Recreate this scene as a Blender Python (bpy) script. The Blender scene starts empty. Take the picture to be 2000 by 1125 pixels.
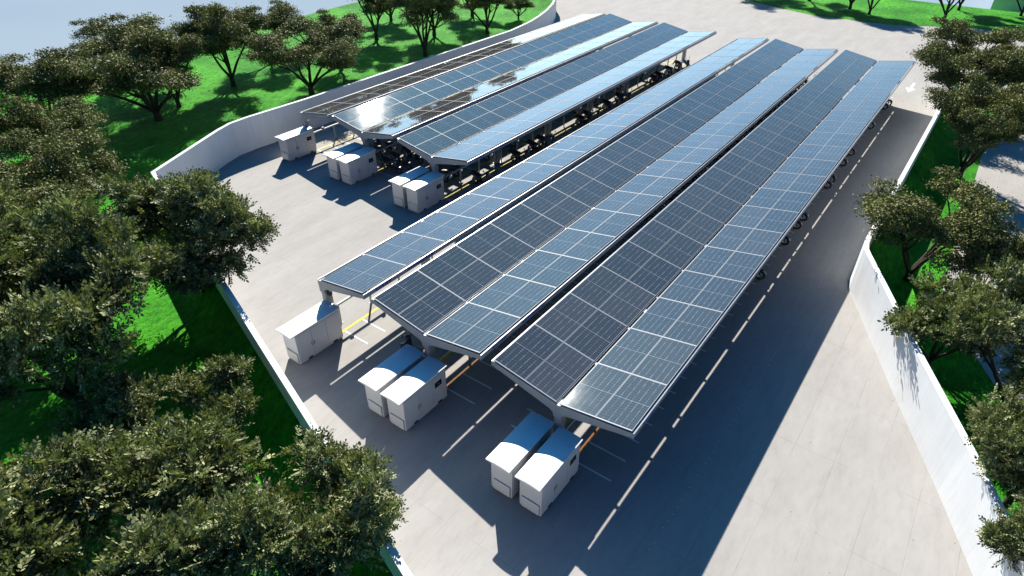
import bpy, bmesh, math, random
import numpy as np
from mathutils import Vector, Matrix
random.seed(7)
scene = bpy.context.scene
COL = scene.collection
R = math.radians

# ------------------------------------------------------------------ helpers
class MB:
    """collects shapes and links them as one mesh object"""
    def __init__(s): s.v, s.f, s.m = [], [], []
    def add(s, vs, fs, mi=0):
        n = len(s.v); s.v += [tuple(v) for v in vs]
        s.f += [tuple(i + n for i in f) for f in fs]; s.m += [mi] * len(fs)
        return s
    def box(s, x0, x1, y0, y1, z0, z1, mi=0):
        vs = [(x, y, z) for z in (z0, z1) for x, y in ((x0, y0), (x1, y0), (x1, y1), (x0, y1))]
        return s.add(vs, [(3, 2, 1, 0), (4, 5, 6, 7), (0, 1, 5, 4), (1, 2, 6, 5), (2, 3, 7, 6), (3, 0, 4, 7)], mi)
    def obox(s, a, b, w, h, mi=0):
        """box beam from a to b, w wide (horizontal), h high, centred"""
        a = Vector(a); b = Vector(b); d = (b - a).normalized()
        sd = d.cross(Vector((0, 0, 1)))
        sd = Vector((1, 0, 0)) if sd.length < 1e-4 else sd.normalized()
        up = sd.cross(d).normalized()
        vs = [p + sd * (w / 2) * i + up * (h / 2) * j for p in (a, b) for i, j in ((-1, -1), (1, -1), (1, 1), (-1, 1))]
        return s.add(vs, [(0, 1, 2, 3), (7, 6, 5, 4), (4, 5, 1, 0), (5, 6, 2, 1), (6, 7, 3, 2), (7, 4, 0, 3)], mi)
    def prism_y(s, prof, y0, y1, mi=0):
        """polygon in XZ extruded along Y"""
        n = len(prof)
        vs = [(x, y0, z) for x, z in prof] + [(x, y1, z) for x, z in prof]
        fs = [tuple(range(n)), tuple(range(2 * n - 1, n - 1, -1))]
        fs += [(i, i + n, (i + 1) % n + n, (i + 1) % n) for i in range(n)]
        return s.add(vs, fs, mi)
    def prism_x(s, prof, x0, x1, mi=0):
        n = len(prof)
        vs = [(x0, y, z) for y, z in prof] + [(x1, y, z) for y, z in prof]
        fs = [tuple(range(n)), tuple(range(2 * n - 1, n - 1, -1))]
        fs += [(i, i + n, (i + 1) % n + n, (i + 1) % n) for i in range(n)]
        return s.add(vs, fs, mi)
    def tube(s, pts, rad, n=8, mi=0):
        pts = [Vector(p) for p in pts]
        rr = rad if isinstance(rad, (list, tuple)) else [rad] * len(pts)
        ref = Vector((0.31, 0.17, 0.93)); base = len(s.v); vs = []
        for i, p in enumerate(pts):
            t = (pts[min(i + 1, len(pts) - 1)] - pts[max(i - 1, 0)]).normalized()
            u = t.cross(ref).normalized(); w = t.cross(u)
            vs += [p + (u * math.cos(2 * math.pi * k / n) + w * math.sin(2 * math.pi * k / n)) * rr[i] for k in range(n)]
        fs = []
        for i in range(len(pts) - 1):
            for k in range(n):
                a = i * n + k; b = i * n + (k + 1) % n
                fs.append((a, b, b + n, a + n))
        fs.append(tuple(range(n - 1, -1, -1))); fs.append(tuple(range(len(vs) - n, len(vs))))
        return s.add(vs, fs, mi)
    def lathe_x(s, prof, cx, cy, cz, n=18, mi=0):
        """profile (x offset, radius) closed loop swept round the X axis"""
        m = len(prof); vs = []
        for k in range(n):
            a = 2 * math.pi * k / n
            vs += [(cx + px, cy + r * math.cos(a), cz + r * math.sin(a)) for px, r in prof]
        fs = [(k * m + i, k * m + (i + 1) % m, ((k + 1) % n) * m + (i + 1) % m, ((k + 1) % n) * m + i)
              for k in range(n) for i in range(m)]
        return s.add(vs, fs, mi)
    def loft(s, rings, mi=0):
        n = len(rings[0]); vs = [p for r in rings for p in r]; fs = []
        for i in range(len(rings) - 1):
            for k in range(n):
                a = i * n + k; b = i * n + (k + 1) % n
                fs.append((a, b, b + n, a + n))
        fs.append(tuple(range(n - 1, -1, -1))); fs.append(tuple(range(len(vs) - n, len(vs))))
        return s.add(vs, fs, mi)
    def build(s, name, mats, parent=None, loc=(0, 0, 0), smooth=False, bevel=0):
        me = bpy.data.meshes.new(name)
        me.from_pydata([tuple(v) for v in s.v], [], s.f)
        if not isinstance(mats, (list, tuple)): mats = [mats]
        for m in mats: me.materials.append(m)
        me.polygons.foreach_set('material_index', s.m)
        bm = bmesh.new(); bm.from_mesh(me); bmesh.ops.recalc_face_normals(bm, faces=bm.faces)
        if bevel:
            es = [e for e in bm.edges if len(e.link_faces) == 2 and e.calc_face_angle(0) > 0.6]
            bmesh.ops.bevel(bm, geom=es, offset=bevel, segments=2, affect='EDGES', profile=0.6, clamp_overlap=True)
        bm.to_mesh(me); bm.free()
        if smooth: me.polygons.foreach_set('use_smooth', [True] * len(me.polygons))
        o = bpy.data.objects.new(name, me); COL.objects.link(o); o.location = loc
        if parent: o.parent = parent
        return o

def tag(o, label=None, cat=None, group=None, kind=None):
    if label: o['label'] = label
    if cat: o['category'] = cat
    if group: o['group'] = group
    if kind: o['kind'] = kind
    return o
def empty(name, loc=(0, 0, 0), rz=0):
    o = bpy.data.objects.new(name, None); COL.objects.link(o); o.location = loc; o.rotation_euler = (0, 0, rz)
    o.empty_display_size = 0.2
    return o
def copy_tree(root, loc, rz=None, sc=None):
    def cp(o, par):
        c = o.copy(); COL.objects.link(c); c.parent = par
        for k in ('kind',):
            pass
        for ch in kids.get(o.name, []): cp(ch, c)
        return c
    kids = {}
    stack = [root]
    while stack:
        o = stack.pop()
        kids[o.name] = list(CH.get(o.name, [])); stack += kids[o.name]
    r = cp(root, None); r.location = loc
    if rz is not None: r.rotation_euler = (0, 0, rz)
    if sc is not None: r.scale = sc
    return r
CH = {}
def reg(root):
    """remember the children of a prototype"""
    for o in bpy.data.objects:
        if o.parent: CH.setdefault(o.parent.name, [])
        if o.parent and o not in CH[o.parent.name]: CH[o.parent.name].append(o)
def reg_one(root, objs):
    for o in objs: CH.setdefault(o.parent.name, []).append(o)

ORD = ['first', 'second', 'third', 'fourth', 'fifth', 'sixth', 'seventh', 'eighth', 'ninth', 'tenth', 'eleventh',
       'twelfth', 'thirteenth', 'fourteenth', 'fifteenth', 'sixteenth', 'seventeenth', 'eighteenth', 'nineteenth', 'twentieth']

# ------------------------------------------------------------------ materials
def mat(name, col=(.5, .5, .5), rough=.5, metal=0, spec=.5):
    m = bpy.data.materials.new(name); m.use_nodes = True
    b = m.node_tree.nodes['Principled BSDF']
    b.inputs['Base Color'].default_value = (*col, 1); b.inputs['Roughness'].default_value = rough
    b.inputs['Metallic'].default_value = metal; b.inputs['Specular IOR Level'].default_value = spec
    return m
def nt(m): return m.node_tree.nodes, m.node_tree.links, m.node_tree.nodes['Principled BSDF']
def noise(N, L, vec, scale, detail=4, rough=.55):
    n = N.new('ShaderNodeTexNoise'); n.inputs['Scale'].default_value = scale
    n.inputs['Detail'].default_value = detail; n.inputs['Roughness'].default_value = rough
    if vec: L.new(vec, n.inputs['Vector'])
    return n
def ramp(N, L, fac, stops):
    r = N.new('ShaderNodeValToRGB'); L.new(fac, r.inputs[0]); e = r.color_ramp.elements
    while len(e) < len(stops): e.new(.5)
    for i, (p, c) in enumerate(stops): e[i].position = p; e[i].color = (*c, 1) if len(c) == 3 else c
    return r
def mix(N, L, fac, a, b, mode='MIX'):
    n = N.new('ShaderNodeMix'); n.data_type = 'RGBA'; n.blend_type = mode
    for s, v in ((0, fac), (6, a), (7, b)):
        if hasattr(v, 'links'): L.new(v, n.inputs[s])
        elif s == 0: n.inputs[0].default_value = v
        else: n.inputs[s].default_value = (*v, 1)
    return n.outputs[2]
def mth(N, L, op, a, b=None, c=None):
    n = N.new('ShaderNodeMath'); n.operation = op
    for i, v in enumerate((a, b, c)):
        if v is None: continue
        if hasattr(v, 'links'): L.new(v, n.inputs[i])
        else: n.inputs[i].default_value = v
    return n.outputs[0]

def varied(name, col, rough=.5, metal=0, spec=.5, amt=.12, scale=3, bump=0):
    m = mat(name, col, rough, metal, spec); N, L, b = nt(m)
    tc = N.new('ShaderNodeTexCoord'); n = noise(N, L, tc.outputs['Object'], scale, 5, .6)
    r = ramp(N, L, n.outputs[0], [(.3, tuple(c * (1 - amt) for c in col)), (.7, tuple(min(1, c * (1 + amt)) for c in col))])
    L.new(r.outputs[0], b.inputs['Base Color'])
    rr = mth(N, L, 'MULTIPLY_ADD', n.outputs[0], .2, rough - .1); L.new(rr, b.inputs['Roughness'])
    if bump:
        bp = N.new('ShaderNodeBump'); bp.inputs['Strength'].default_value = bump; bp.inputs['Distance'].default_value = .02
        L.new(n.outputs[0], bp.inputs['Height']); L.new(bp.outputs[0], b.inputs['Normal'])
    return m

def concrete():
    m = mat('pale_concrete', (.3, .3, .3), .95, 0, .06); N, L, b = nt(m)
    tc = N.new('ShaderNodeTexCoord'); P = tc.outputs['Object']
    mp = N.new('ShaderNodeMapping'); mp.inputs['Scale'].default_value = (1, .35, 1); mp.inputs['Rotation'].default_value = (0, 0, R(62)); L.new(P, mp.inputs[0])
    n1 = noise(N, L, mp.outputs[0], .8, 6, .62)
    n2 = noise(N, L, mp.outputs[0], 4.5, 6, .7)
    c1 = ramp(N, L, n1.outputs[0], [(.25, CONC_A), (.72, CONC_B)])
    c2 = ramp(N, L, n2.outputs[0], [(.30, (.87, .87, .87)), (.52, (1, 1, 1)), (.8, (1.06, 1.05, 1.04))])
    c = mix(N, L, .7, c1.outputs[0], c2.outputs[0], 'MULTIPLY')
    # small dark pits and stains
    vo = N.new('ShaderNodeTexVoronoi'); vo.inputs['Scale'].default_value = 2.1; L.new(P, vo.inputs['Vector'])
    sp = ramp(N, L, vo.outputs['Distance'], [(.0, (1, 1, 1)), (.05, (.9, .9, .9)), (.075, (0, 0, 0))])
    n3 = noise(N, L, P, 1.7, 3, .6)
    g = ramp(N, L, n3.outputs[0], [(.5, (0, 0, 0)), (.62, (1, 1, 1))])
    k = mth(N, L, 'MULTIPLY', sp.outputs[0], g.outputs[0])
    k = mth(N, L, 'MULTIPLY', k, .5)
    c = mix(N, L, k, c, (.09, .085, .08))
    # slab joints: lines along Y every 1.25 m, across every 3.1 m
    sx = N.new('ShaderNodeSeparateXYZ'); L.new(P, sx.inputs[0])
    wob = noise(N, L, P, .6, 2, .5)
    def joint(o, per, wd):
        v = mth(N, L, 'ADD', o, 500.0); v = mth(N, L, 'DIVIDE', v, per); v = mth(N, L, 'FRACT', v)
        v = mth(N, L, 'SUBTRACT', v, .5); v = mth(N, L, 'ABSOLUTE', v); v = mth(N, L, 'GREATER_THAN', v, .5 - wd / per)
        return v
    jx = joint(sx.outputs[0], 1.25, .008); jy = joint(sx.outputs[1], 3.1, .008)
    j = mth(N, L, 'MAXIMUM', jx, jy)
    wr = ramp(N, L, wob.outputs[0], [(.35, (.12, .12, .12)), (.65, (.75, .75, .75))])
    j = mth(N, L, 'MULTIPLY', j, wr.outputs[0]); j = mth(N, L, 'MULTIPLY', j, .55)
    c = mix(N, L, j, c, (.12, .115, .11))
    L.new(c, b.inputs['Base Color'])
    bm = N.new('ShaderNodeBump'); bm.inputs['Strength'].default_value = .12; bm.inputs['Distance'].default_value = .02
    n4 = noise(N, L, P, 40, 4, .6); L.new(n4.outputs[0], bm.inputs['Height']); L.new(bm.outputs[0], b.inputs['Normal'])
    return m
CONC_A = (.325, .310, .290); CONC_B = (.39, .376, .356)

def grass_mat():
    m = mat('lawn_green', (.02, .2, .015), .9, 0, .1); N, L, b = nt(m)
    tc = N.new('ShaderNodeTexCoord'); P = tc.outputs['Object']
    mp = N.new('ShaderNodeMapping'); mp.inputs['Scale'].default_value = (1, .45, 1); mp.inputs['Rotation'].default_value = (0, 0, R(40)); L.new(P, mp.inputs[0])
    n1 = noise(N, L, P, .22, 4, .6); n2 = noise(N, L, mp.outputs[0], 3.2, 7, .72); n3 = noise(N, L, mp.outputs[0], 16, 3, .7)
    c1 = ramp(N, L, n1.outputs[0], [(.3, (.014, .165, .006)), (.7, (.075, .38, .018))])
    c2 = ramp(N, L, n2.outputs[0], [(.32, (.35, .45, .4)), (.5, (.95, 1, .9)), (.7, (1.9, 1.5, 1.6))])
    c = mix(N, L, 1, c1.outputs[0], c2.outputs[0], 'MULTIPLY')
    c3 = ramp(N, L, n3.outputs[0], [(.35, (.6, .6, .6)), (.6, (1.15, 1.15, 1.15))])
    c = mix(N, L, .8, c, c3.outputs[0], 'MULTIPLY')
    L.new(c, b.inputs['Base Color'])
    bm = N.new('ShaderNodeBump'); bm.inputs['Strength'].default_value = .9; bm.inputs['Distance'].default_value = .08
    h = mth(N, L, 'ADD', n2.outputs[0], n3.outputs[0]); L.new(h, bm.inputs['Height']); L.new(bm.outputs[0], b.inputs['Normal'])
    return m

PW, PL = 1.212, 2.262        # visible size of one panel
def panel_mat():
    m = mat('solar_cells', (.02, .025, .04), .05, 0, .5); N, L, b = nt(m)
    tc = N.new('ShaderNodeTexCoord'); sx = N.new('ShaderNodeSeparateXYZ'); L.new(tc.outputs['Object'], sx.inputs[0])
    def lines(o, per, wd, off=0):
        v = mth(N, L, 'MULTIPLY_ADD', o, 1 / per, 100.0 + off); v = mth(N, L, 'FRACT', v)
        v = mth(N, L, 'SUBTRACT', v, .5); v = mth(N, L, 'ABSOLUTE', v)
        return mth(N, L, 'GREATER_THAN', v, .5 - wd / per / 2)
    X, Y = sx.outputs[0], sx.outputs[1]
    v1 = lines(X, PW / 6, .009)
    v2 = lines(Y, PL / 20, .004)
    v3 = lines(X, PW / 54, .0016)
    v4 = lines(Y, PL / 2, .012, 0)
    # broken streaks of brightness along the busbars
    mp = N.new('ShaderNodeMapping'); mp.inputs['Scale'].default_value = (5, 2.2, 1); L.new(tc.outputs['Object'], mp.inputs[0])
    oi = N.new('ShaderNodeObjectInfo')
    n = noise(N, L, mp.outputs[0], 2.4, 2, .5); n.noise_dimensions = '4D'; L.new(mth(N, L, 'MULTIPLY', oi.outputs['Random'], 30), n.inputs['W'])
    g = ramp(N, L, n.outputs[0], [(.40, (.25, .25, .25)), (.6, (1, 1, 1))])
    a = mth(N, L, 'MULTIPLY', v1, g.outputs[0])
    a = mth(N, L, 'MULTIPLY', a, .62)
    a = mth(N, L, 'MAXIMUM', a, mth(N, L, 'MULTIPLY', v2, .28))
    a = mth(N, L, 'MAXIMUM', a, mth(N, L, 'MULTIPLY', v3, .10))
    a = mth(N, L, 'MAXIMUM', a, mth(N, L, 'MULTIPLY', v4, .6))
    base = ramp(N, L, oi.outputs['Random'], [(0, (.030, .030, .032)), (1, (.046, .045, .046))])
    c = mix(N, L, a, base.outputs[0], (.55, .58, .62))
    L.new(c, b.inputs['Base Color'])
    dn = noise(N, L, tc.outputs['Object'], 1.3, 4, .6)
    L.new(mth(N, L, 'MULTIPLY_ADD', dn.outputs[0], .03, .015), b.inputs['Roughness'])
    b.inputs['IOR'].default_value = PANEL_IOR
    return m
PANEL_IOR = 1.95

def leaf_mat(name, ca, cb, cc, trl=.10):
    m = mat(name, ca, .6, 0, .12); N, L, b = nt(m)
    ge = N.new('ShaderNodeNewGeometry')
    r = ramp(N, L, ge.outputs['Random Per Island'], [(0, ca), (.55, cb), (1, cc)])
    tc = N.new('ShaderNodeTexCoord'); n = noise(N, L, tc.outputs['Object'], .7, 3, .5)
    k = ramp(N, L, n.outputs[0], [(.3, (.72, .74, .7)), (.7, (1.25, 1.2, 1.15))])
    c = mix(N, L, 1, r.outputs[0], k.outputs[0], 'MULTIPLY')
    L.new(c, b.inputs['Base Color'])
    tr = N.new('ShaderNodeBsdfTranslucent'); L.new(mix(N, L, 1, c, (.9, 1.05, .5), 'MULTIPLY'), tr.inputs[0])
    ms = N.new('ShaderNodeMixShader'); ms.inputs[0].default_value = trl
    out = N['Material Output']; L.new(b.outputs[0], ms.inputs[1]); L.new(tr.outputs[0], ms.inputs[2]); L.new(ms.outputs[0], out.inputs[0])
    return m

def water_mat():
    m = mat('pale_water', (.42, .52, .60), 1.0, 0, .0); N, L, b = nt(m)
    tc = N.new('ShaderNodeTexCoord'); n = noise(N, L, tc.outputs['Object'], .012, 3, .5)
    r = ramp(N, L, n.outputs[0], [(.3, (.20, .27, .34)), (.7, (.26, .32, .37))]); L.new(r.outputs[0], b.inputs['Base Color'])
    return m

M = {}
M['conc'] = concrete(); M['grass'] = grass_mat(); M['cells'] = panel_mat(); M['water'] = water_mat()
def wall_mat():
    m = mat('white_render', (.78, .775, .76), .8, 0, .3); N, L, b = nt(m)
    tc = N.new('ShaderNodeTexCoord'); P = tc.outputs['Object']
    n = noise(N, L, P, .9, 6, .65); mp = N.new('ShaderNodeMapping'); mp.inputs['Scale'].default_value = (6, 6, .5); L.new(P, mp.inputs[0])
    n2 = noise(N, L, mp.outputs[0], 1.2, 5, .6)
    a = ramp(N, L, n.outputs[0], [(.3, (.72, .735, .74)), (.7, (.79, .80, .805))])
    c = ramp(N, L, n2.outputs[0], [(.3, (.93, .925, .91)), (.6, (1, 1, 1))])
    L.new(mix(N, L, 1, a.outputs[0], c.outputs[0], 'MULTIPLY'), b.inputs['Base Color'])
    return m
M['wall'] = wall_mat()
M['cab'] = varied('white_cabinet_paint', (.62, .62, .615), .38, 0, .5, .04, 2)
M['cabroof'] = varied('white_roof_paint', (.84, .84, .83), .4, 0, .5, .03, 2)
M['cabgrey'] = varied('grey_seam', (.20, .21, .23), .5)
M['black'] = mat('black_gloss', (.008, .009, .012), .2)
M['mark'] = mat('screen_mark', (.6, .62, .65), .5)
M['steel'] = varied('grey_painted_steel', (.27, .29, .31), .42, 0, .5, .10, 1.4)
M['fascia'] = varied('blue_grey_fascia', (.24, .275, .32), .38, .0, .6, .10, 1.1)
M['blue'] = varied('blue_decal', (.015, .06, .30), .4, 0, .5, .3, 6)
M['alu'] = varied('aluminium_frame', (.24, .27, .30), .55, 0, .25, .05, 3)
M['rail'] = varied('pale_rail_paint', (.40, .42, .40), .5, 0, .4, .12, 5)
M['yellow'] = varied('yellow_line_paint', (.62, .50, .03), .7, 0, .3, .15, 8)
M['orange'] = varied('orange_line_paint', (.26, .08, .010), .7, 0, .3, .15, 8)
M['white'] = varied('white_line_paint', (.82, .82, .80), .7, 0, .3, .12, 8)
M['tyre'] = mat('tyre_rubber', (.018, .018, .02), .8)
M['rim'] = mat('alloy_rim', (.30, .31, .33), .35, .7)
M['scoot'] = varied('dark_blue_scooter_paint', (.030, .048, .085), .25, 0, .6, .2, 5)
M['scootgrey'] = varied('grey_scooter_trim', (.10, .11, .125), .45)
M['seat'] = mat('black_vinyl', (.015, .015, .017), .5)
M['lamp'] = mat('lamp_lens', (.65, .67, .70), .1)
M['mirror'] = mat('mirror_glass', (.7, .75, .8), .05, .9)
M['bark'] = varied('brown_bark', (.055, .042, .032), .9, 0, .2, .35, 9, .5)
LEAF_FAR = leaf_mat('olive_leaves', (.076, .090, .030), (.145, .158, .052), (.29, .295, .115))
LEAF_NEAR = leaf_mat('green_olive_leaves', (.080, .098, .040), (.17, .195, .088), (.40, .42, .22), .16)
M['roof'] = varied('pale_roof', (.5, .48, .45), .8)

# ------------------------------------------------------------------ camera (solved from the photograph)
W, Z0, RL, RR, G, ROW = 2.428, 2.505, .434, .393, .135, 2.3
yaw, pitch, roll = .634, -.619, .003
cy, sy, cp, sp = math.cos(yaw), math.sin(yaw), math.cos(pitch), math.sin(pitch)
F = Vector((-sy * cp, cy * cp, sp)); rt = Vector((cy, sy, 0)); up = rt.cross(F)
Rr = math.cos(roll) * rt + math.sin(roll) * up; Uu = -math.sin(roll) * rt + math.cos(roll) * up
cam = bpy.data.objects.new('camera', bpy.data.cameras.new('camera')); COL.objects.link(cam)
cam.matrix_world = Matrix(((Rr.x, Uu.x, -F.x, 7.018), (Rr.y, Uu.y, -F.y, -11.97), (Rr.z, Uu.z, -F.z, 16.68), (0, 0, 0, 1)))
cam.data.sensor_width = 36; cam.data.lens = 36 * 1233.5 / 2000; cam.data.clip_end = 5000; cam.data.clip_start = .1
scene.camera = cam

# ------------------------------------------------------------------ light
SUNV = Vector((-1.05, 1.15, 1.0)).normalized()
elev = math.asin(SUNV.z); az = math.atan2(SUNV.x, SUNV.y)
sun = bpy.data.objects.new('sun', bpy.data.lights.new('sun', 'SUN')); COL.objects.link(sun)
sun.data.energy = 5.0; sun.data.angle = R(.5); sun.data.color = (1, .945, .865)
sun.rotation_euler = (-SUNV).to_track_quat('-Z', 'Y').to_euler()
wd = bpy.data.worlds.new('World'); scene.world = wd; wd.use_nodes = True
N, L = wd.node_tree.nodes, wd.node_tree.links
sky = N.new('ShaderNodeTexSky'); sky.sky_type = 'NISHITA'; sky.sun_disc = False
sky.sun_elevation = elev; sky.sun_rotation = az; sky.air_density = 1.0; sky.dust_density = .25; sky.ozone_density = 3.0
tcw = N.new('ShaderNodeTexCoord'); sxw = N.new('ShaderNodeSeparateXYZ'); L.new(tcw.outputs['Generated'], sxw.inputs[0])
rw = ramp(N, L, sxw.outputs[2], [(0.0, (.66, .90, 1.08)), (.14, (.58, .84, 1.0)), (.36, (.26, .62, .80)), (.8, (.07, .60, .95))])
dt = N.new('ShaderNodeVectorMath'); dt.operation = 'DOT_PRODUCT'; L.new(tcw.outputs['Generated'], dt.inputs[0]); dt.inputs[1].default_value = (SUNV.x / .84, SUNV.y / .84, 0)
rd = ramp(N, L, mth(N, L, 'MULTIPLY_ADD', dt.outputs['Value'], .5, .5), [(0.05, (.28, .44, .56)), (.5, (.55, .82, .98)), (.85, (2.3, 1.65, 1.28)), (1.0, (2.2, 1.9, 1.75))])
sk = mix(N, L, 1, sky.outputs[0], rw.outputs[0], 'MULTIPLY')
L.new(mix(N, L, 1, sk, rd.outputs[0], 'MULTIPLY'), N['Background'].inputs[0]); N['Background'].inputs[1].default_value = .06
scene.view_settings.view_transform = 'Standard'; scene.view_settings.look = 'None'; scene.view_settings.exposure = 1.15

# ------------------------------------------------------------------ ground
def sheet(name, pts, z, m, parent=None):
    mb = MB(); mb.add([(x, y, z) for x, y in pts], [tuple(range(len(pts)))])
    o = mb.build(name, m, parent)
    me = o.data
    if me.polygons[0].normal.z < 0: me.flip_normals()
    return o
LEFT = [(19.0, -12.55), (-26.75, 1.62)]                       # left wall centre line
BACK = [(-26.75, 1.62), (-29.3, 7.05), (-29.72, 8.2), (-29.8, 9.5), (-29.72, 11.2), (-29.6, 14.0), (-29.6, 22), (-29.6, 37.5), (-30.2, 41.5), (-30.8, 43.8), (-31.7, 46.6), (-32.9, 49.5), (-34.5, 52.6), (-36.6, 55.7), (-39.2, 58.7), (-42.5, 61.6), (-48, 65)]
RIGHT = [(5.55, 48.6), (5.45, 17.2), (5.47, 16.6), (5.58, 16.05), (5.78, 15.6), (6.1, 14.95), (8.62, 9.75), (10.5, 6.05), (11.95, 3.0), (19.0, -12.3)]
water = sheet('water', [(-2500, -2500), (2500, -2500), (2500, 2500), (-2500, 2500)], -5, M['water']); tag(water, kind='structure')
lw = MB()
lx = [(-57.5, -90), (70, -90), (70, 88), (-63, 88), (-57.5, 30)]
lw.add([(x, y, -.006) for x, y in lx] + [(x * 1.02, y * 1.02, -5.5) for x, y in lx], [tuple(range(5))] + [(i, i + 5, (i + 1) % 5 + 5, (i + 1) % 5) for i in range(5)])
lawn = lw.build('lawn', M['grass']); tag(lawn, kind='structure')
pav = [(19.0, -12.45)] + [(x, y) for x, y in LEFT[1:]] + BACK[1:] + [(-54, 69), (-62, 84), (-40, 79.5), (-20.75, 75.1), (-11, 71.6), (-2.5, 72.2), (3, 75.2), (12, 78), (69, 80), (69, -40), (24, -14), (17.5, 1), (10.6, 14.2), (8.95, 17.4), (8.72, 48.5)] + RIGHT
pavement = sheet('pavement', pav, 0, M['conc']); tag(pavement, kind='structure')

def offset_poly(pts, d):
    out = []
    for i, p in enumerate(pts):
        p = Vector(p); a = Vector(pts[i - 1]) if i else None; b = Vector(pts[i + 1]) if i < len(pts) - 1 else None
        def nrm(q, r): t = (r - q).normalized(); return Vector((-t.y, t.x))
        if a is None: n = nrm(p, b); out.append(p + n * d); continue
        if b is None: n = nrm(a, p); out.append(p + n * d); continue
        n1, n2 = nrm(a, p), nrm(p, b); n = (n1 + n2).normalized(); out.append(p + n * (d / max(.3, n.dot(n1))))
    return out
def ribbon_wall(name, pts, H, th, label):
    A = offset_poly(pts, th / 2); B = offset_poly(pts, -th / 2); mb = MB(); n = len(pts)
    vs = [(p.x, p.y, -.3) for p in A] + [(p.x, p.y, -.3) for p in B] + [(p.x, p.y, H) for p in A] + [(p.x, p.y, H) for p in B]
    fs = []
    for i in range(n - 1):
        fs += [(i, i + 1, i + 1 + 2 * n, i + 2 * n), (i + n, i + 3 * n, i + 1 + 3 * n, i + 1 + n), (i + 2 * n, i + 1 + 2 * n, i + 1 + 3 * n, i + 3 * n)]
    fs += [(0, 2 * n, 3 * n, n), (n - 1, 2 * n - 1, 4 * n - 1, 3 * n - 1)]
    mb.add(vs, fs); o = mb.build(name, M['wall']); tag(o, label, 'wall'); return o
HW = 2.15
allw = [LEFT[0]] + BACK
ribbon_wall('perimeter_wall', allw, HW, .20, 'long white boundary wall along the lawn on the left, kinking behind the back canopies')
ribbon_wall('perimeter_wall', RIGHT, HW, .20, 'white boundary wall beside the dark driveway on the right, angled towards the viewer')
def bank(pts, side, name='grass_bank'):
    mb = MB(); prof = [(.08, 1.12), (.35, .98), (.7, .66), (1.05, .32), (1.35, .10), (1.65, .01), (1.9, -.05)]
    lines = [offset_poly(pts, side * d) for d, z in prof]; n = len(pts)
    vs = [(p.x, p.y, prof[k][1]) for k, ln in enumerate(lines) for p in ln]
    fs = [(k * n + i, k * n + i + 1, (k + 1) * n + i + 1, (k + 1) * n + i) for k in range(len(prof) - 1) for i in range(n - 1)]
    mb.add(vs, fs); o = mb.build(name, M['grass'], smooth=True)
    if o.data.polygons[0].normal.z < 0: o.data.flip_normals()
    tag(o, kind='structure'); return o
bank(allw, 1)        # outside of left / back wall
bank(RIGHT, 1)
# far lawn strip
sheet('far_lawn', [(-62, 87.9), (-62, 84.2), (-40, 79.5), (-20.75, 75.1), (-11, 71.6), (-2.5, 72.2), (3, 75.2), (12, 78), (69, 80), (69, 87.9)], .006, M['grass'])['kind'] = 'structure'
# low pale building beyond the far lawn
fb = empty('low_building', (5, 90, 0)); tag(fb, 'low pale flat roofed building beyond the far lawn at the top right corner', 'building')
MB().box(0, 45, 0, 40, -4, 1.0).build('wall', M['wall'], fb)
MB().box(-.15, 45.2, -.15, 40.2, 1.0, 1.35).build('roof', M['roof'], fb)

# ------------------------------------------------------------------ canopies
AX = {'B3': (0, 0, 20, 9), 'B2': (-5.605, .03, 20, 9), 'B1': (-11.207, .045, 20, 9),
      'A3': (-15.684, 11.47, 15, 7), 'A2': (-21.40, 11.64, 15, 7), 'A1': (-26.929, 11.61, 15, 7)}
NAMES = {'B3': 'front block, the rightmost canopy beside the dark driveway', 'B2': 'front block, the middle canopy between its two neighbours',
         'B1': 'front block, the narrow single wing canopy on its left',
         'A3': 'back block, the rightmost canopy with pale mirror bright right wing', 'A2': 'back block, the middle canopy carrying the sun glint',
         'A1': 'back block, the narrow single wing canopy beside the white wall'}
def rowlen(k): return ROW if k[0] == 'B' else ROW * .992
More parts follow.
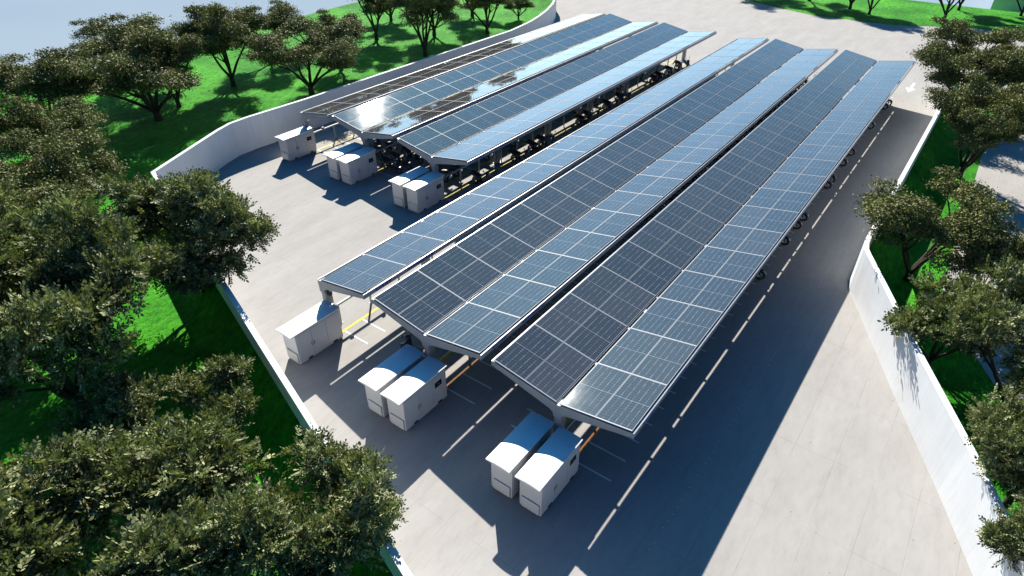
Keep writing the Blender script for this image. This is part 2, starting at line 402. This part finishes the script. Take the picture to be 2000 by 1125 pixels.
# panel prototype meshes (flat in local XY; top at z=0)
def panel_meshes():
    fr = MB(); t = .034; b = .014
    fr.box(0, PW, 0, b, -t, .004); fr.box(0, PW, PL - b, PL, -t, .004)
    fr.box(0, b, b, PL - b, -t, .004); fr.box(PW - b, PW, b, PL - b, -t, .004)
    fr.box(b, PW - b, b, PL - b, -.02, 0, 1)
    o = fr.build('solar_panel', [M['alu'], M['cells']])
    return o
panel0 = panel_meshes(); first_panel = [True]
def put_panel(parent, x, y, z, slope):
    o = panel0 if first_panel[0] else panel0.copy()
    if not first_panel[0]: COL.objects.link(o)
    first_panel[0] = False
    o.parent = parent; o.location = (x, y, z); o.rotation_euler = (0, slope, 0)
    return o
def wing_end(sgn): return G / 2 + W
def canopy(key):
    ax, ay, rows, ncol = AX[key]; rl = rowlen(key); LEN = rows * rl; single = key[1] == '1'
    root = empty('solar_canopy', (ax, ay, 0))
    tag(root, {'B3': 'butterfly solar canopy of the front block beside the dark driveway, rightmost of all',
               'B2': 'butterfly solar canopy in the middle of the front block, two dark and pale wings',
               'B1': 'narrow single wing solar canopy at the left of the front block over sunlit bays',
               'A3': 'back block butterfly solar canopy with a mirror bright right wing',
               'A2': 'back block middle butterfly solar canopy where the sun glints on the left wing',
               'A1': 'narrow single wing solar canopy furthest back beside the white wall'}[key],
        'solar canopy', 'solar canopies over the scooter bays')
    wings = [(1, RR)] if single else [(-1, RL), (1, RR)]
    c2 = PW + .016
    for s, rise in wings:
        sl = math.atan2(rise, W); run = math.hypot(W, rise)
        for r in range(rows):
            for c in range(2):
                d = .004 + c * (run / 2) + (run / 2 - PW) / 2
                y = r * rl + (rl - PL) / 2
                if s > 0: put_panel(root, G / 2 + d * math.cos(sl), y, Z0 + d * math.sin(sl), -sl)
                else:
                    e = d + PW
                    put_panel(root, -G / 2 - e * math.cos(sl), y, Z0 + e * math.sin(sl), sl)
        # cover strips between the panels
        st = MB().obox((s * G / 2, 0, Z0 + .001), (s * (G / 2 + W), 0, Z0 + rise + .001), .030, .016).build('cover_strip', M['alu'], root)
        for r in range(1, rows + 1):
            c_ = st.copy(); COL.objects.link(c_); c_.parent = root; c_.location = (0, r * rl, 0)
        for u in (.10, .42, .62, .93):
            x = s * (G / 2 + W * u); z = Z0 + rise * u - .085
            MB().obox((x, .03, z), (x, LEN - .03, z), .05, .08).build('purlin', M['steel'], root)
        # edge fascia
        fa = MB(); x0, x1 = G / 2 + W + .035, G / 2 + W + .085; zt = Z0 + rise - .045
        if s > 0: fa.box(x0, x1, -.04, LEN + .04, zt - .20, zt + .0)
        else: fa.box(-x1, -x0, -.04, LEN + .04, zt - .20, zt + .0)
        fo = fa.build('fascia', M['fascia'], root)
        if s > 0:
            dc = MB(); y = .55; rnd = random.Random(hash(key) % 97 if False else ord(key[0]) + ord(key[1]))
            for k in range(2):
                n = 5 if k == 0 else 9
                for i in range(n):
                    wl = .10 + .05 * rnd.random(); hh = .09 + .03 * rnd.random()
                    dc.box(x1 - .001, x1 + .004, y, y + wl, zt - .15, zt - .15 + hh); y += wl + .035
                y += .9 if k == 0 else 0
            dc.build('lettering_decal', M['blue'], fo)
    # brackets bridging the valley gap
    br = MB().box(-G / 2 - .02, G / 2 + .02, -.06, .06, Z0 - .075, Z0 - .045).build('valley_bracket', M['steel'], root)
    for r in range(1, rows + 1):
        c_ = br.copy(); COL.objects.link(c_); c_.parent = root; c_.location = (0, r * rl, 0)
    for s_ in (-1, 1): MB().box(*sorted((s_ * .040, s_ * .085)), 0, LEN, Z0 - .038, Z0 - .025).build('valley_lip', M['steel'], root)
    if single: MB().box(-.10, -.05, 0.0, LEN, Z0 - .26, Z0 - .02).build('edge_board', M['fascia'], root)
    # cantilever beams and columns
    T = .065; e = G / 2 + W + .034
    def prof():
        zr, zl = Z0 + RR - .05, Z0 + RL - .05; zc = Z0 - .05
        right = [(e, zr), (e, zr - .19), (.42, zc - .30), (.26, zc - .345), (.16, zc - .43), (.125, zc - .58)]
        left = [(-.125, zc - .58), (-.16, zc - .43), (-.26, zc - .345), (-.42, zc - .30), (-e, zl - .19), (-e, zl)]
        if single: left = [(-.125, zc - .58), (-.15, zc)]
        return [(0, zc)] + right + left
    sp = (LEN - .34) / (ncol - 1)
    ycol = [.17 + k * sp for k in range(ncol)]
    for k, yc in enumerate(ycol):
        mb = MB(); th = .20
        y0, y1 = yc - th / 2, yc + th / 2
        if k == 0: y0, y1 = -.035, .235
        if k == ncol - 1: y0, y1 = LEN - .2, LEN + .035
        mb.prism_y(prof(), y0, y1); mb.build('cantilever_beam', M['steel'], root)
        cb = MB().box(-.122, .122, yc - .15, yc + .15, .02, Z0 - .63)
        cb.box(-.2, .2, yc - .22, yc + .22, 0.004, .03)
        co = cb.build('column', M['steel'], root)
    return root, ycol, LEN
COLS = {k: canopy(k) for k in AX}

# junction boxes on the single column of the near left canopy
MB().box(.124, .26, .10, .24, 1.72, 1.9).build('junction_box', M['black'], COLS['B1'][0])
MB().box(.124, .22, .06, .16, 1.95, 2.05).build('junction_box', M['black'], COLS['B1'][0])

# ------------------------------------------------------------------ painted bay lines
def bays(key):
    ax, ay, rows, _ = AX[key]; LEN = rows * rowlen(key); n = int((LEN - .3) / .97); sides = (1,) if key[1] == '1' else (-1, 1)
    for s in sides:
        mb = MB()
        for k in range(n + 1):
            y = ay + .24 + .97 * k
            a, b_ = sorted((ax + s * .60, ax + s * 1.98)); mb.add([(a, y - .03, .004), (b_, y - .03, .004), (b_, y + .03, .004), (a, y + .03, .004)], [(0, 1, 2, 3)])
        mb.build('bay_line', M['white'], pavement)
        a, b_ = sorted((ax + s * .50, ax + s * .62)); y1 = ay + .24 + .97 * n
        if key in ('B2', 'B3') and s > 0:
            b_ -= .045
            MB().add([(b_, ay + .1, .004), (b_ + .035, ay + .1, .004), (b_ + .035, y1, .004), (b_, y1, .004)], [(0, 1, 2, 3)]).build('yellow_line', M['yellow'], pavement)
            MB().add([(a, ay + .1, .004), (b_, ay + .1, .004), (b_, y1, .004), (a, y1, .004)], [(0, 1, 2, 3)]).build('orange_line', M['orange'], pavement); continue
        MB().add([(a, ay + .1, .004), (b_, ay + .1, .004), (b_, y1, .004), (a, y1, .004)], [(0, 1, 2, 3)]).build('yellow_line', M['yellow'], pavement)
    return n
NB = {k: bays(k) for k in AX}
# dots of leaked sunlight painted along the driveway, direction arrow by the entrance
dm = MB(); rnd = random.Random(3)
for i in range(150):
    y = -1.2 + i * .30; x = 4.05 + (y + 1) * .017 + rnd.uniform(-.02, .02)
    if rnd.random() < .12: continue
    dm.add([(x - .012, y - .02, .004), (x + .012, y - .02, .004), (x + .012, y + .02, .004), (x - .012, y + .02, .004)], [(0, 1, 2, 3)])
dm.build('painted_sun_dots', M['white'], pavement)
ar = MB(); ar.add([(2.58, 50.9, .004), (2.58, 49.2, .004), (2.3, 49.2, .004), (2.67, 48.0, .004), (3.04, 49.2, .004), (2.76, 49.2, .004), (2.76, 50.9, .004)], [tuple(range(7))])
ar.build('direction_arrow', M['white'], pavement)

# ------------------------------------------------------------------ charging rails
def rail_proto(Ls):
    root = empty('charging_rail')
    b = MB().obox((0, 0, .95), (0, Ls, .95), .075, .085).build('top_rail', M['rail'], root)
    ps = [b]
    for y in (.04, Ls * .345, Ls * .69, Ls - .04):
        mb = MB().box(-.032, .032, y - .032, y + .032, .012, .905); mb.box(-.075, .075, y - .075, y + .075, .004, .016)
        ps.append(mb.build('post', M['rail'], root))
    for y in (Ls * .17, Ls * .52, Ls * .85):
        mb = MB().box(-.05, .05, y - .07, y + .07, .99, 1.10)
        ps.append(mb.build('socket_box', M['scootgrey'], root))
    reg_one(root, ps); return root
PLACE = {'B3': 'under the rightmost front canopy', 'B2': 'under the middle front canopy', 'B1': 'under the left front canopy',
         'A3': 'under the rightmost back canopy', 'A2': 'under the middle back canopy', 'A1': 'under the back canopy by the white wall'}
protoR = {}
for key in AX:
    ax, ay, rows, ncol = AX[key]; yc = COLS[key][1]
    for k in range(ncol - 1):
        Ls = yc[k + 1] - yc[k] - .62
        kk = (key[0])
        if kk not in protoR:
            o = rail_proto(Ls); protoR[kk] = o; o.location = (ax + .06, ay + yc[k] + .31, 0)
        else: o = copy_tree(protoR[kk], (ax + .06, ay + yc[k] + .31, 0))
        tag(o, 'pale steel rail %s, %s segment from the cabinets' % (PLACE[key], ORD[k]), 'charging rail', 'charging rails between the canopy columns')

# ------------------------------------------------------------------ battery cabinets
def cabinet(loc, label, screen=True):
    root = empty('battery_cabinet', loc); tag(root, label, 'cabinet', 'white cabinets at the near ends of the canopies')
    w, l, h = .80, 2.12, 1.48
    MB().box(0, w, 0, l, .07, h).build('body', M['cab'], root, bevel=.012)
    MB().box(.03, w - .03, .03, l - .03, 0, .07).build('plinth', M['cabgrey'], root)
    # barrel roof with a front overhang
    n = 8; x0, x1 = -.04, w + .04; rings = []
    def arc(z0): return [(x0 + (x1 - x0) * i / n, z0 + .045 * (1 - (2 * i / n - 1) ** 2)) for i in range(n + 1)]
    top = arc(h + .05); bot = arc(h + .005)
    mb = MB().prism_y(top + [(x1, h + .004), (x0, h + .004)], -.20, l + .05)
    mb.build('roof', M['cabroof'], root)
    # recessed lower panel on the front with a raised lip
    fp = MB(); fp.box(.10, w - .06, -.05, -.001, .10, .56); fp.build('front_panel', M['cab'], root, bevel=.03)
    # doors on the long side
    d = MB()
    for a, b_ in ((.05, .70), (.715, 1.40), (1.415, l - .06)):
        d.box(w + .001, w + .014, a, b_, .20, h - .09)
    dd = d.build('door', M['cab'], root, bevel=.004)
    hd = MB(); hd.box(w + .015, w + .034, .64, .665, .62, .80); hd.box(w + .015, w + .034, .75, .775, .62, .80)
    hd.build('handle', M['cabgrey'], dd)
    for y in (.38, 1.62): MB().box(w + .001, w + .012, y, y + .20, .085, .15).build('vent', M['black'], root)
    if screen:
        s = MB().box(w + .015, w + .024, 1.52, 1.86, .90, 1.14).build('screen', M['black'], root)
        m2 = MB(); m2.box(w + .0245, w + .0255, 1.66, 1.73, 1.00, 1.015); m2.box(w + .0245, w + .0255, 1.70, 1.74, 1.02, 1.04)
        m2.build('screen_mark', M['mark'], s)
    return root
for key, edge in (('B3', .94), ('B2', .94), ('B1', .90), ('A3', .68), ('A2', .84), ('A1', .74)):
    ax, ay = AX[key][:2]; y = ay - 2.2 if key[0] == 'B' else ay - 2.05
    where = {'B3': 'at the near end of the rightmost front canopy', 'B2': 'at the near end of the middle front canopy', 'B1': '', 'A3': 'at the near end of the rightmost back canopy',
             'A2': 'at the near end of the middle back canopy', 'A1': ''}[key]
    if key == 'B1': cabinet((ax + edge - .80, y, 0), 'single white cabinet without a screen at the left front canopy', False)
    elif key == 'A1': cabinet((ax + edge - .80, y, 0), 'single white cabinet with black screen nearest the back white wall')
    else:
        cabinet((ax + edge - .80, y, 0), 'right white cabinet of the pair ' + where)
        cabinet((ax + edge - .80 - 1.08, y, 0), 'left white cabinet of the pair ' + where)

# ------------------------------------------------------------------ scooters (front points to +Y local; placed nose outward)
def wheel(parent, y, name):
    t = MB().lathe_x([(-.045, .150), (-.052, .19), (-.035, .225), (0, .237), (.035, .225), (.052, .19), (.045, .150)], 0, y, .237, 20).build(name, M['tyre'], parent, smooth=True)
    r = MB().lathe_x([(-.03, .13), (-.03, .152), (.03, .152), (.03, .13)], 0, y, .237, 20)
    for k in range(3):
        a = k * 2.094 + .4; r.obox((0, y, .237), (0, y + .14 * math.cos(a), .237 + .14 * math.sin(a)), .04, .03)
    r.lathe_x([(-.05, .0), (-.05, .04), (.05, .04), (.05, 0)], 0, y, .237, 10)
    ro = r.build('rim', M['rim'], t)
    reg_one(None, [ro]); return t
def scooter():
    root = empty('parked_scooter'); P = []
    P.append(wheel(root, .62, 'wheel')); P.append(wheel(root, -.60, 'wheel'))
    f = MB(); f.tube([(0, .62, .237), (0, .50, .55), (0, .42, .80), (0, .39, .93)], [.03, .03, .035, .03], 8)
    f.obox((.07, .62, .237), (.07, .50, .55), .03, .03); f.obox((-.07, .62, .237), (-.07, .50, .55), .03, .03)
    P.append(f.build('fork', M['scootgrey'], root))
    fd = MB(); pts = []
    for i in range(7):
        a = R(25 + i * 22); pts.append((.62 + .27 * math.cos(a), .237 + .27 * math.sin(a)))
    pr = pts + [(.62 + .25 * (y - .62) / .27, .237 + .25 * (z - .237) / .27) for y, z in reversed(pts)]
    fd.prism_x(pr, -.07, .07); P.append(fd.build('front_fender', M['scoot'], root))
    # leg shield: curved sheet
    sh = MB(); rings = []
    for z, y, w_, d_ in ((.26, .30, .13, .05), (.34, .40, .17, .06), (.50, .46, .21, .07), (.70, .47, .20, .08), (.84, .44, .14, .09), (.95, .41, .09, .08)):
        rings.append([(w_ * math.cos(a), y + d_ * math.sin(a) - (.06 * abs(math.cos(a)) ** 2), z) for a in [R(k * 36) for k in range(10)]])
    sh.loft(rings); P.append(sh.build('leg_shield', M['scoot'], root, smooth=True))
    fl = MB().box(-.15, .15, -.20, .36, .22, .29); P.append(fl.build('floorboard', M['scootgrey'], root, bevel=.02))
    bd = MB(); rings = []
    for y, zc, w_, h_ in ((-.14, .40, .11, .17), (-.24, .47, .15, .20), (-.42, .53, .17, .17), (-.62, .58, .15, .13), (-.80, .63, .10, .09), (-.92, .67, .05, .05)):
        rings.append([(w_ * math.cos(a), y, zc + h_ * math.sin(a)) for a in [R(k * 36) for k in range(10)]])
    bd.loft(rings); P.append(bd.build('rear_body', M['scoot'], root, smooth=True))
    st = MB(); rings = []
    for y, zc, w_, h_ in ((-.10, .68, .07, .03), (-.16, .70, .13, .05), (-.40, .72, .15, .055), (-.60, .76, .14, .06), (-.80, .79, .10, .045), (-.86, .79, .05, .03)):
        rings.append([(w_ * math.cos(a), y, zc + h_ * math.sin(a)) for a in [R(k * 36) for k in range(10)]])
    st.loft(rings); P.append(st.build('seat', M['seat'], root, smooth=True))
    hb = MB(); hb.tube([(-.33, .27, .99), (-.20, .34, 1.00), (-.08, .38, .96), (.08, .38, .96), (.20, .34, 1.00), (.33, .27, .99)], [.019, .019, .016, .016, .019, .019], 8)
    P.append(hb.build('handlebar', M['seat'], root))
    hd = MB(); rings = []
    for y, w_, h_ in ((.30, .10, .05), (.38, .13, .08), (.46, .10, .075), (.50, .06, .05)):
        rings.append([(w_ * math.cos(a), y, .97 + h_ * math.sin(a)) for a in [R(k * 36) for k in range(10)]])
    hd.loft(rings); P.append(hd.build('headset', M['scoot'], root, smooth=True))
    P.append(MB().tube([(0, .495, .97), (0, .525, .965)], [.055, .045], 12).build('headlight', M['lamp'], root))
    for s in (-1, 1):
        m_ = MB(); m_.tube([(s * .19, .34, 1.0), (s * .24, .37, 1.12), (s * .28, .36, 1.17)], .008, 6)
        mo = m_.build('mirror_stalk', M['seat'], root); P.append(mo)
        g = MB().tube([(s * .30, .345, 1.19), (s * .30, .37, 1.19)], [.055, .05], 10).build('mirror', M['mirror'], mo); reg_one(None, [g])
    P.append(MB().box(-.12, .12, -1.0, -.97, .42, .52).build('number_plate', M['white'], root))
    rf = MB(); rf.prism_x([(-.97, .60), (-.99, .42), (-.96, .42), (-.90, .62)], -.05, .05); P.append(rf.build('rear_fender', M['seat'], root))
    P.append(MB().box(-.045, .045, -.955, -.93, .62, .68).build('tail_light', varied('red_lens', (.35, .02, .02), .3), root))
    reg_one(root, P); return root
proto = scooter(); used = [False]
def place_scooters(key, side, bl, phrase):
    ax, ay = AX[key][:2]
    rnd = random.Random(ord(key[0]) * 3 + ord(key[1]) + side)
    for i, b in enumerate(bl):
        y = ay + .24 + .97 * (b + .5) + rnd.uniform(-.08, .08)
        rz = (-math.pi / 2 if side > 0 else math.pi / 2) + rnd.uniform(-.06, .06)
        x = ax + side * (1.33 + rnd.uniform(-.05, .05))
        if not used[0]: o = proto; used[0] = True; o.location = (x, y, 0); o.rotation_euler = (0, 0, rz)
        else: o = copy_tree(proto, (x, y, 0), rz)
        tag(o, 'dark blue scooter, %s from the cabinets %s' % (ORD[i], phrase), 'scooter', 'scooters parked nose out in the canopy bays')
SC = [14, 18, 20, 21, 26, 27, 30, 32, 38, 43, 44]
place_scooters('B3', 1, SC, 'along the outer edge of the rightmost front canopy')
place_scooters('B2', 1, [16, 19, 21, 22, 26, 28, 29, 32, 34, 36, 37, 40, 41, 43, 45], 'on the right side of the middle front canopy')
place_scooters('B2', -1, [0, 9, 14, 20, 26, 34], 'on the left side of the middle front canopy')
place_scooters('A3', 1, [2, 6, 8, 9, 14, 15, 18, 20, 26, 27, 29, 31], 'in the open row right of the back block')
place_scooters('A3', -1, [0, 1, 2, 5, 8, 12, 16, 19, 23, 27], 'on the left side of the rightmost back canopy')
place_scooters('A2', 1, [0, 1, 2, 4], 'on the right side of the middle back canopy')
place_scooters('A2', -1, [1, 2], 'on the left side of the middle back canopy')

# ------------------------------------------------------------------ trees
def rand_dir(rg, up=0):
    v = Vector((rg.gauss(0, 1), rg.gauss(0, 1), rg.gauss(0, 1) + up)); return v.normalized()
def make_tree(seed, H=6.0, CR=3.2, leaf=.15, nleaf=22000, stems=5, sprig=1, lmat=None, pk=1.0):
    rg = random.Random(seed); rn = np.random.RandomState(seed)
    mb = MB(); pads = []
    def limb(p, d, length, r0, r1, bend, n=6):
        pts = [p.copy()]; rs = [r0]; dd = d.copy()
        for i in range(n):
            dd = (dd + Vector((rg.uniform(-1, 1), rg.uniform(-1, 1), rg.uniform(-.6, .6))) * .16 + Vector((0, 0, 1)) * bend / n).normalized()
            pts.append(pts[-1] + dd * length / n); rs.append(r0 + (r1 - r0) * (i + 1) / n)
        mb.tube(pts, rs, 7); return pts, dd
    th = H * rg.uniform(.07, .13)
    mb.tube([(0, 0, -.3), (0, 0, 0), (.02, 0, th * .5), (.0, .02, th)], [.26 * H / 6, .20 * H / 6, .17 * H / 6, .17 * H / 6], 9)
    for s in range(stems):
        a = 2 * math.pi * (s + rg.uniform(-.25, .25)) / stems
        out = rg.uniform(.45, .95) if s else .12
        d = Vector((math.cos(a) * out, math.sin(a) * out, 1)).normalized()
        ln = H * rg.uniform(.42, .55)
        p1, dd = limb(Vector((0, 0, th * .8)), d, ln, .10 * H / 6, .055 * H / 6, .25)
        for q in range(rg.randint(3, 5)):
            k = rg.randint(3, 6); b = p1[k]
            a2 = a + rg.uniform(-1.3, 1.3); o2 = rg.uniform(.5, 1.5)
            d2 = (dd * .5 + Vector((math.cos(a2) * o2, math.sin(a2) * o2, rg.uniform(.25, .9)))).normalized()
            p2, d3 = limb(b, d2, H * rg.uniform(.18, .34), .05 * H / 6, .022 * H / 6, .2, 5)
            for w in range(rg.randint(2, 3)):
                b3 = p2[rg.randint(2, 5)]; d4 = (d3 + rand_dir(rg, .2) * .9).normalized()
                p3, _ = limb(b3, d4, H * rg.uniform(.08, .16), .02 * H / 6, .008, .3, 3)
                pads.append((p3[-1], rg.uniform(.42, .80) * pk * H / 6))
            pads.append((p2[-1], rg.uniform(.62, 1.0) * pk * H / 6))
    # pull pads into the crown's envelope
    zmax = max(p.z for p, r in pads); P = []
    for p, r in pads:
        rad = math.hypot(p.x, p.y)
        if rad > CR: f = (CR + (rad - CR) * .3) / rad; p = Vector((p.x * f, p.y * f, p.z))
        P.append((p.x, p.y, max(p.z, H * .40), r))
    P = np.array(P); wgt = P[:, 3] ** 2; wgt /= wgt.sum()
    n = nleaf // sprig
    idx = rn.choice(len(P), n, p=wgt)
    # points in flattened domes, denser near the upper shell
    u = rn.normal(size=(n, 3)); u /= np.linalg.norm(u, axis=1)[:, None]
    low = u[:, 2] < -.15; u[low, 2] *= -.6
    u /= np.linalg.norm(u, axis=1)[:, None]
    rad = rn.uniform(.25, 1, n) ** .55 * (1 + .18 * rn.normal(size=n))
    lump = 1 + .22 * np.sin(u[:, 0] * 5 + idx) * np.sin(u[:, 1] * 6 + idx * 1.7)
    c = P[idx, :3] + u * (rad * lump * P[idx, 3])[:, None] * np.array([1.12, 1.12, .62])
    # leaves
    if sprig > 1:
        ax = u + rn.normal(size=(n, 3)) * .7; ax[:, 2] += .15; ax /= np.linalg.norm(ax, axis=1)[:, None]
        cs, ds, ns = [], [], []
        side = np.cross(ax, rn.normal(size=(n, 3))); side /= np.linalg.norm(side, axis=1)[:, None]
        nrm = np.cross(side, ax)
        for k in range(sprig):
            t = (k // 2) * leaf * .62; sg = 1 if k % 2 else -1
            if k == sprig - 1: dirv = ax.copy()
            else: dirv = ax * .65 + side * sg * .8 + nrm * rn.uniform(-.15, .35, (n, 1))
            dirv /= np.linalg.norm(dirv, axis=1)[:, None]
            cs.append(c + ax * t + dirv * leaf * .5); ds.append(dirv); ns.append(nrm + rn.normal(size=(n, 3)) * .25)
        c = np.concatenate(cs); dv = np.concatenate(ds); nv = np.concatenate(ns)
    else:
        dv = rn.normal(size=(n, 3)); dv /= np.linalg.norm(dv, axis=1)[:, None]
        nv = u * .8 + rn.normal(size=(n, 3)) * .75; nv[:, 2] += .35
    sd = np.cross(nv, dv); sd /= np.linalg.norm(sd, axis=1)[:, None] + 1e-9
    m = len(c); ls = leaf * rn.uniform(.7, 1.25, m)[:, None]
    a = c - dv * ls * .5; b = c + dv * ls * .5; wv = sd * ls * .24
    nn = np.cross(dv, sd) * ls * .06
    if sprig > 1:
        V = np.stack([a, c - dv * ls * .12 + wv + nn, c + dv * ls * .24 + wv * .85 + nn, b, c + dv * ls * .24 - wv * .85 + nn, c - dv * ls * .12 - wv + nn], 1); k = 6
    else:
        V = np.stack([a, c + wv, b, c - wv], 1); k = 4
    me = bpy.data.meshes.new('crown'); me.vertices.add(m * k); me.vertices.foreach_set('co', V.reshape(-1).astype(np.float32))
    me.loops.add(m * k); me.loops.foreach_set('vertex_index', np.arange(m * k, dtype=np.int32))
    me.polygons.add(m); me.polygons.foreach_set('loop_start', np.arange(0, m * k, k, dtype=np.int32)); me.polygons.foreach_set('loop_total', np.full(m, k, dtype=np.int32))
    me.update(calc_edges=True); me.materials.append(lmat or LEAF_FAR)
    tr = mb.v, mb.f, mb.m
    trunk = mb.build('trunk', M['bark'], smooth=True)
    tm = trunk.data; bpy.data.objects.remove(trunk)
    return tm, me
FAR = [make_tree(s, 6.0, 3.3, .125, 52000, st) for s, st in ((11, 5), (12, 6), (13, 4), (14, 5))]
NEAR = [make_tree(s, 6.0, 3.2, .125, 60000, st, 11, LEAF_NEAR, .74) for s, st in ((21, 5), (22, 6))]
SM = [make_tree(31, 2.6, 1.3, .11, 9000, 4, 9, LEAF_NEAR), make_tree(32, 3.0, 1.5, .12, 12000, 5, 9, LEAF_NEAR)]
def tree(tm, x, y, h, wid, rz, label, name='olive_tree', base_h=6.0, group='olive trees on the lawns', z=0):
    r = empty(name, (x, y, z), rz); r.scale = (wid, wid, h / base_h)
    tag(r, label, 'tree', group)
    for nm, me in zip(('trunk', 'crown'), tm):
        o = bpy.data.objects.new(nm, me); COL.objects.link(o); o.parent = r
    return r
T = [
 (0, -42.3, 16.3, 7.0, 1.12, .3, 'freestanding umbrella shaped tree with a thin forked trunk against the pale water'),
 (1, -39.8, 8.5, 7.4, 1.5, 1.1, 'largest dark tree with a low forked trunk behind the kink of the back wall'),
 (2, -41.2, 10.9, 6.0, .95, 2.2, 'tree leaning out just right of the largest dark tree'),
 (3, -43.5, 3.2, 6.0, 1.25, .6, 'dark tree at the far left shore below the pale water'),
 (1, -35.6, 18.9, 6.3, 1.22, 3.3, 'bushy tree standing right behind the white wall, left of the sun glint'),
 (0, -38.6, 24.6, 5.2, .95, 4.0, 'small thin tree between two bigger ones above the sun glint'),
 (2, -43.7, 33.7, 7.4, 1.15, 5.0, 'tree at the water edge behind the sun glint with many thin stems'),
 (3, -35.6, 32.2, 8.2, 1.2, 1.9, 'big dense tree behind the back canopies, tall over the white wall'),
 (0, -36.2, 42.3, 6.2, 1.05, 2.9, 'tree with bare fanned stems near the bend of the back wall'),
 (2, -42.5, 47.5, 6.2, 1.15, .2, 'reddish green tree beyond the back wall at the top edge'),
 (1, -37.4, 49.5, 3.4, .6, 1.3, 'low bush like tree tucked outside the curved end of the back wall'),
 (3, -48.5, 40.5, 6.2, 1.0, 3.1, 'tree crown at the top edge left of the dense tree behind the canopies'),
 (0, -33.0, -.4, 5.8, 1.05, 4.4, 'spreading tree at the left, below the largest dark tree'),
 (3, -27.3, -3.6, 6.2, 1.1, 1.0, 'broad crowned tree at the left picture edge in the middle of the lawn'),
 (1, -36.5, -4.5, 6.0, 1.05, 5.5, 'tree at the left picture edge beside the open green slope'),
 (2, -22.8, -6.6, 6.2, 1.1, 2.4, 'tree between the broad crown and the big leafy crown on the left'),
 (1, 6.5, 44.2, 7.2, 1.15, .9, 'large tree at the driveway entrance overhanging the white wall end'),
 (3, 10.5, 48.3, 6.8, 1.0, 2.7, 'large tree at the top right behind the entrance tree'),
 (0, 8.0, 32.4, 6.4, .98, 3.7, 'tree on the right lawn strip next to the shaded path'),
 (3, 7.5, 18.4, 5.3, 1.02, .4, 'tree leaning over the bend of the right white wall'),
 (0, -8.6, 77.8, 6.6, 1.0, 1.4, 'left tree of the close pair on the far lawn'),
 (2, -6.1, 76.1, 6.0, .9, 4.9, 'right tree of the close pair on the far lawn'),
 (1, 1.3, 78.5, 6.6, 1.0, 5.7, 'tree with bare forked stems at the right of the far lawn'),
 (0, 2.0, 85.0, 6.4, .9, .1, 'thin tree at the water edge of the far lawn'),
 (3, 8.2, 86.0, 6.2, .9, 2.0, 'tree in front of the low pale building'),
 (1, -21.5, 80.5, 6.6, 1.1, 3.0, 'tree above the top edge throwing its shade on the pavement corner of the far lawn'),
 (2, -34.0, 84.0, 6.6, 1.1, 4.1, 'tree above the top edge throwing the leftmost shade patch on the far pavement'),
 (3, -13.8, 79.5, 6.4, 1.1, .8, 'tree above the top edge shading the middle of the far lawn border'),
 (1, -47.5, 12.0, 6.0, 1.2, 2.0, 'low crown at the water edge between the largest tree and the freestanding one'),
 (3, -45.5, 22.5, 5.6, 1.1, .9, 'tree at the water edge right of the freestanding one'),
 (0, -40.2, 38.5, 6.6, 1.1, 5.2, 'tree between the dense tree and the one with fanned stems'),
 (2, 14.0, 36.0, 6.8, 1.15, 1.2, 'tree outside the right edge throwing its shade over the right path'),
]
for pi, x, y, h, w_, rz, lab in T: tree(FAR[pi], x, y, h, w_, rz, lab)
TN = [
 (0, -16.9, -1.9, 6.2, 1.12, 1.5, 'leafy tree growing over the left white wall, its branches over the sunlit yard'),
 (1, -14.4, -8.3, 7.6, 1.1, .2, 'tall leafy tree on the left with a thick forked trunk on bright grass'),
 (0, -20.0, -8.4, 7.2, 1.1, 3.0, 'leafy tree at the left picture edge behind the tall one with the thick trunk'),
 (1, -5.7, -10.6, 6.0, 1.05, 2.0, 'nearest big leafy tree at the bottom left corner'),
 (0, -2.7, -8.3, 5.4, .82, 5.2, 'leafy tree at the bottom reaching over the left white wall'),
 (0, 11.9, 10.6, 6.2, .78, .7, 'big leafy tree at the right edge above the slanted white wall'),
 (1, 12.1, 6.4, 5.0, .66, 2.4, 'leafy tree right of the slanted white wall, middle of three there'),
 (0, 12.8, 2.6, 4.6, .6, 4.0, 'leafy tree at the bottom right corner beside the white wall'),
]
for pi, x, y, h, w_, rz, lab in TN: tree(NEAR[pi], x, y, h, w_, rz, lab)
TS = [
 (0, -9.4, -5.6, 2.9, 1.0, .4, 'small leafy shrub leaning on the left white wall near the front cabinets', 2.6),
 (1, -11.6, -8.2, 3.0, 1.0, 1.9, 'small leafy shrub in the wall shade between the tall tree and the nearest tree', 3.0),
 (1, 9.2, 12.3, 4.0, 1.1, 3.1, 'small leafy shrub beside the slanted white wall under the leaning tree', 3.0),
 (0, 10.2, 18.0, 4.0, .8, 5.0, 'thin pale shrub standing between the right lawn and the path', 2.6),
]
for pi, x, y, h, w_, rz, lab, bh in TS: tree(SM[pi], x, y, h, w_, rz, lab, 'leafy_shrub', bh, 'shrubs along the walls')

try:
    scene.cycles.max_bounces = 6; scene.cycles.diffuse_bounces = 1; scene.cycles.caustics_reflective = False; scene.cycles.caustics_refractive = False; scene.cycles.transparent_max_bounces = 4
except Exception: pass
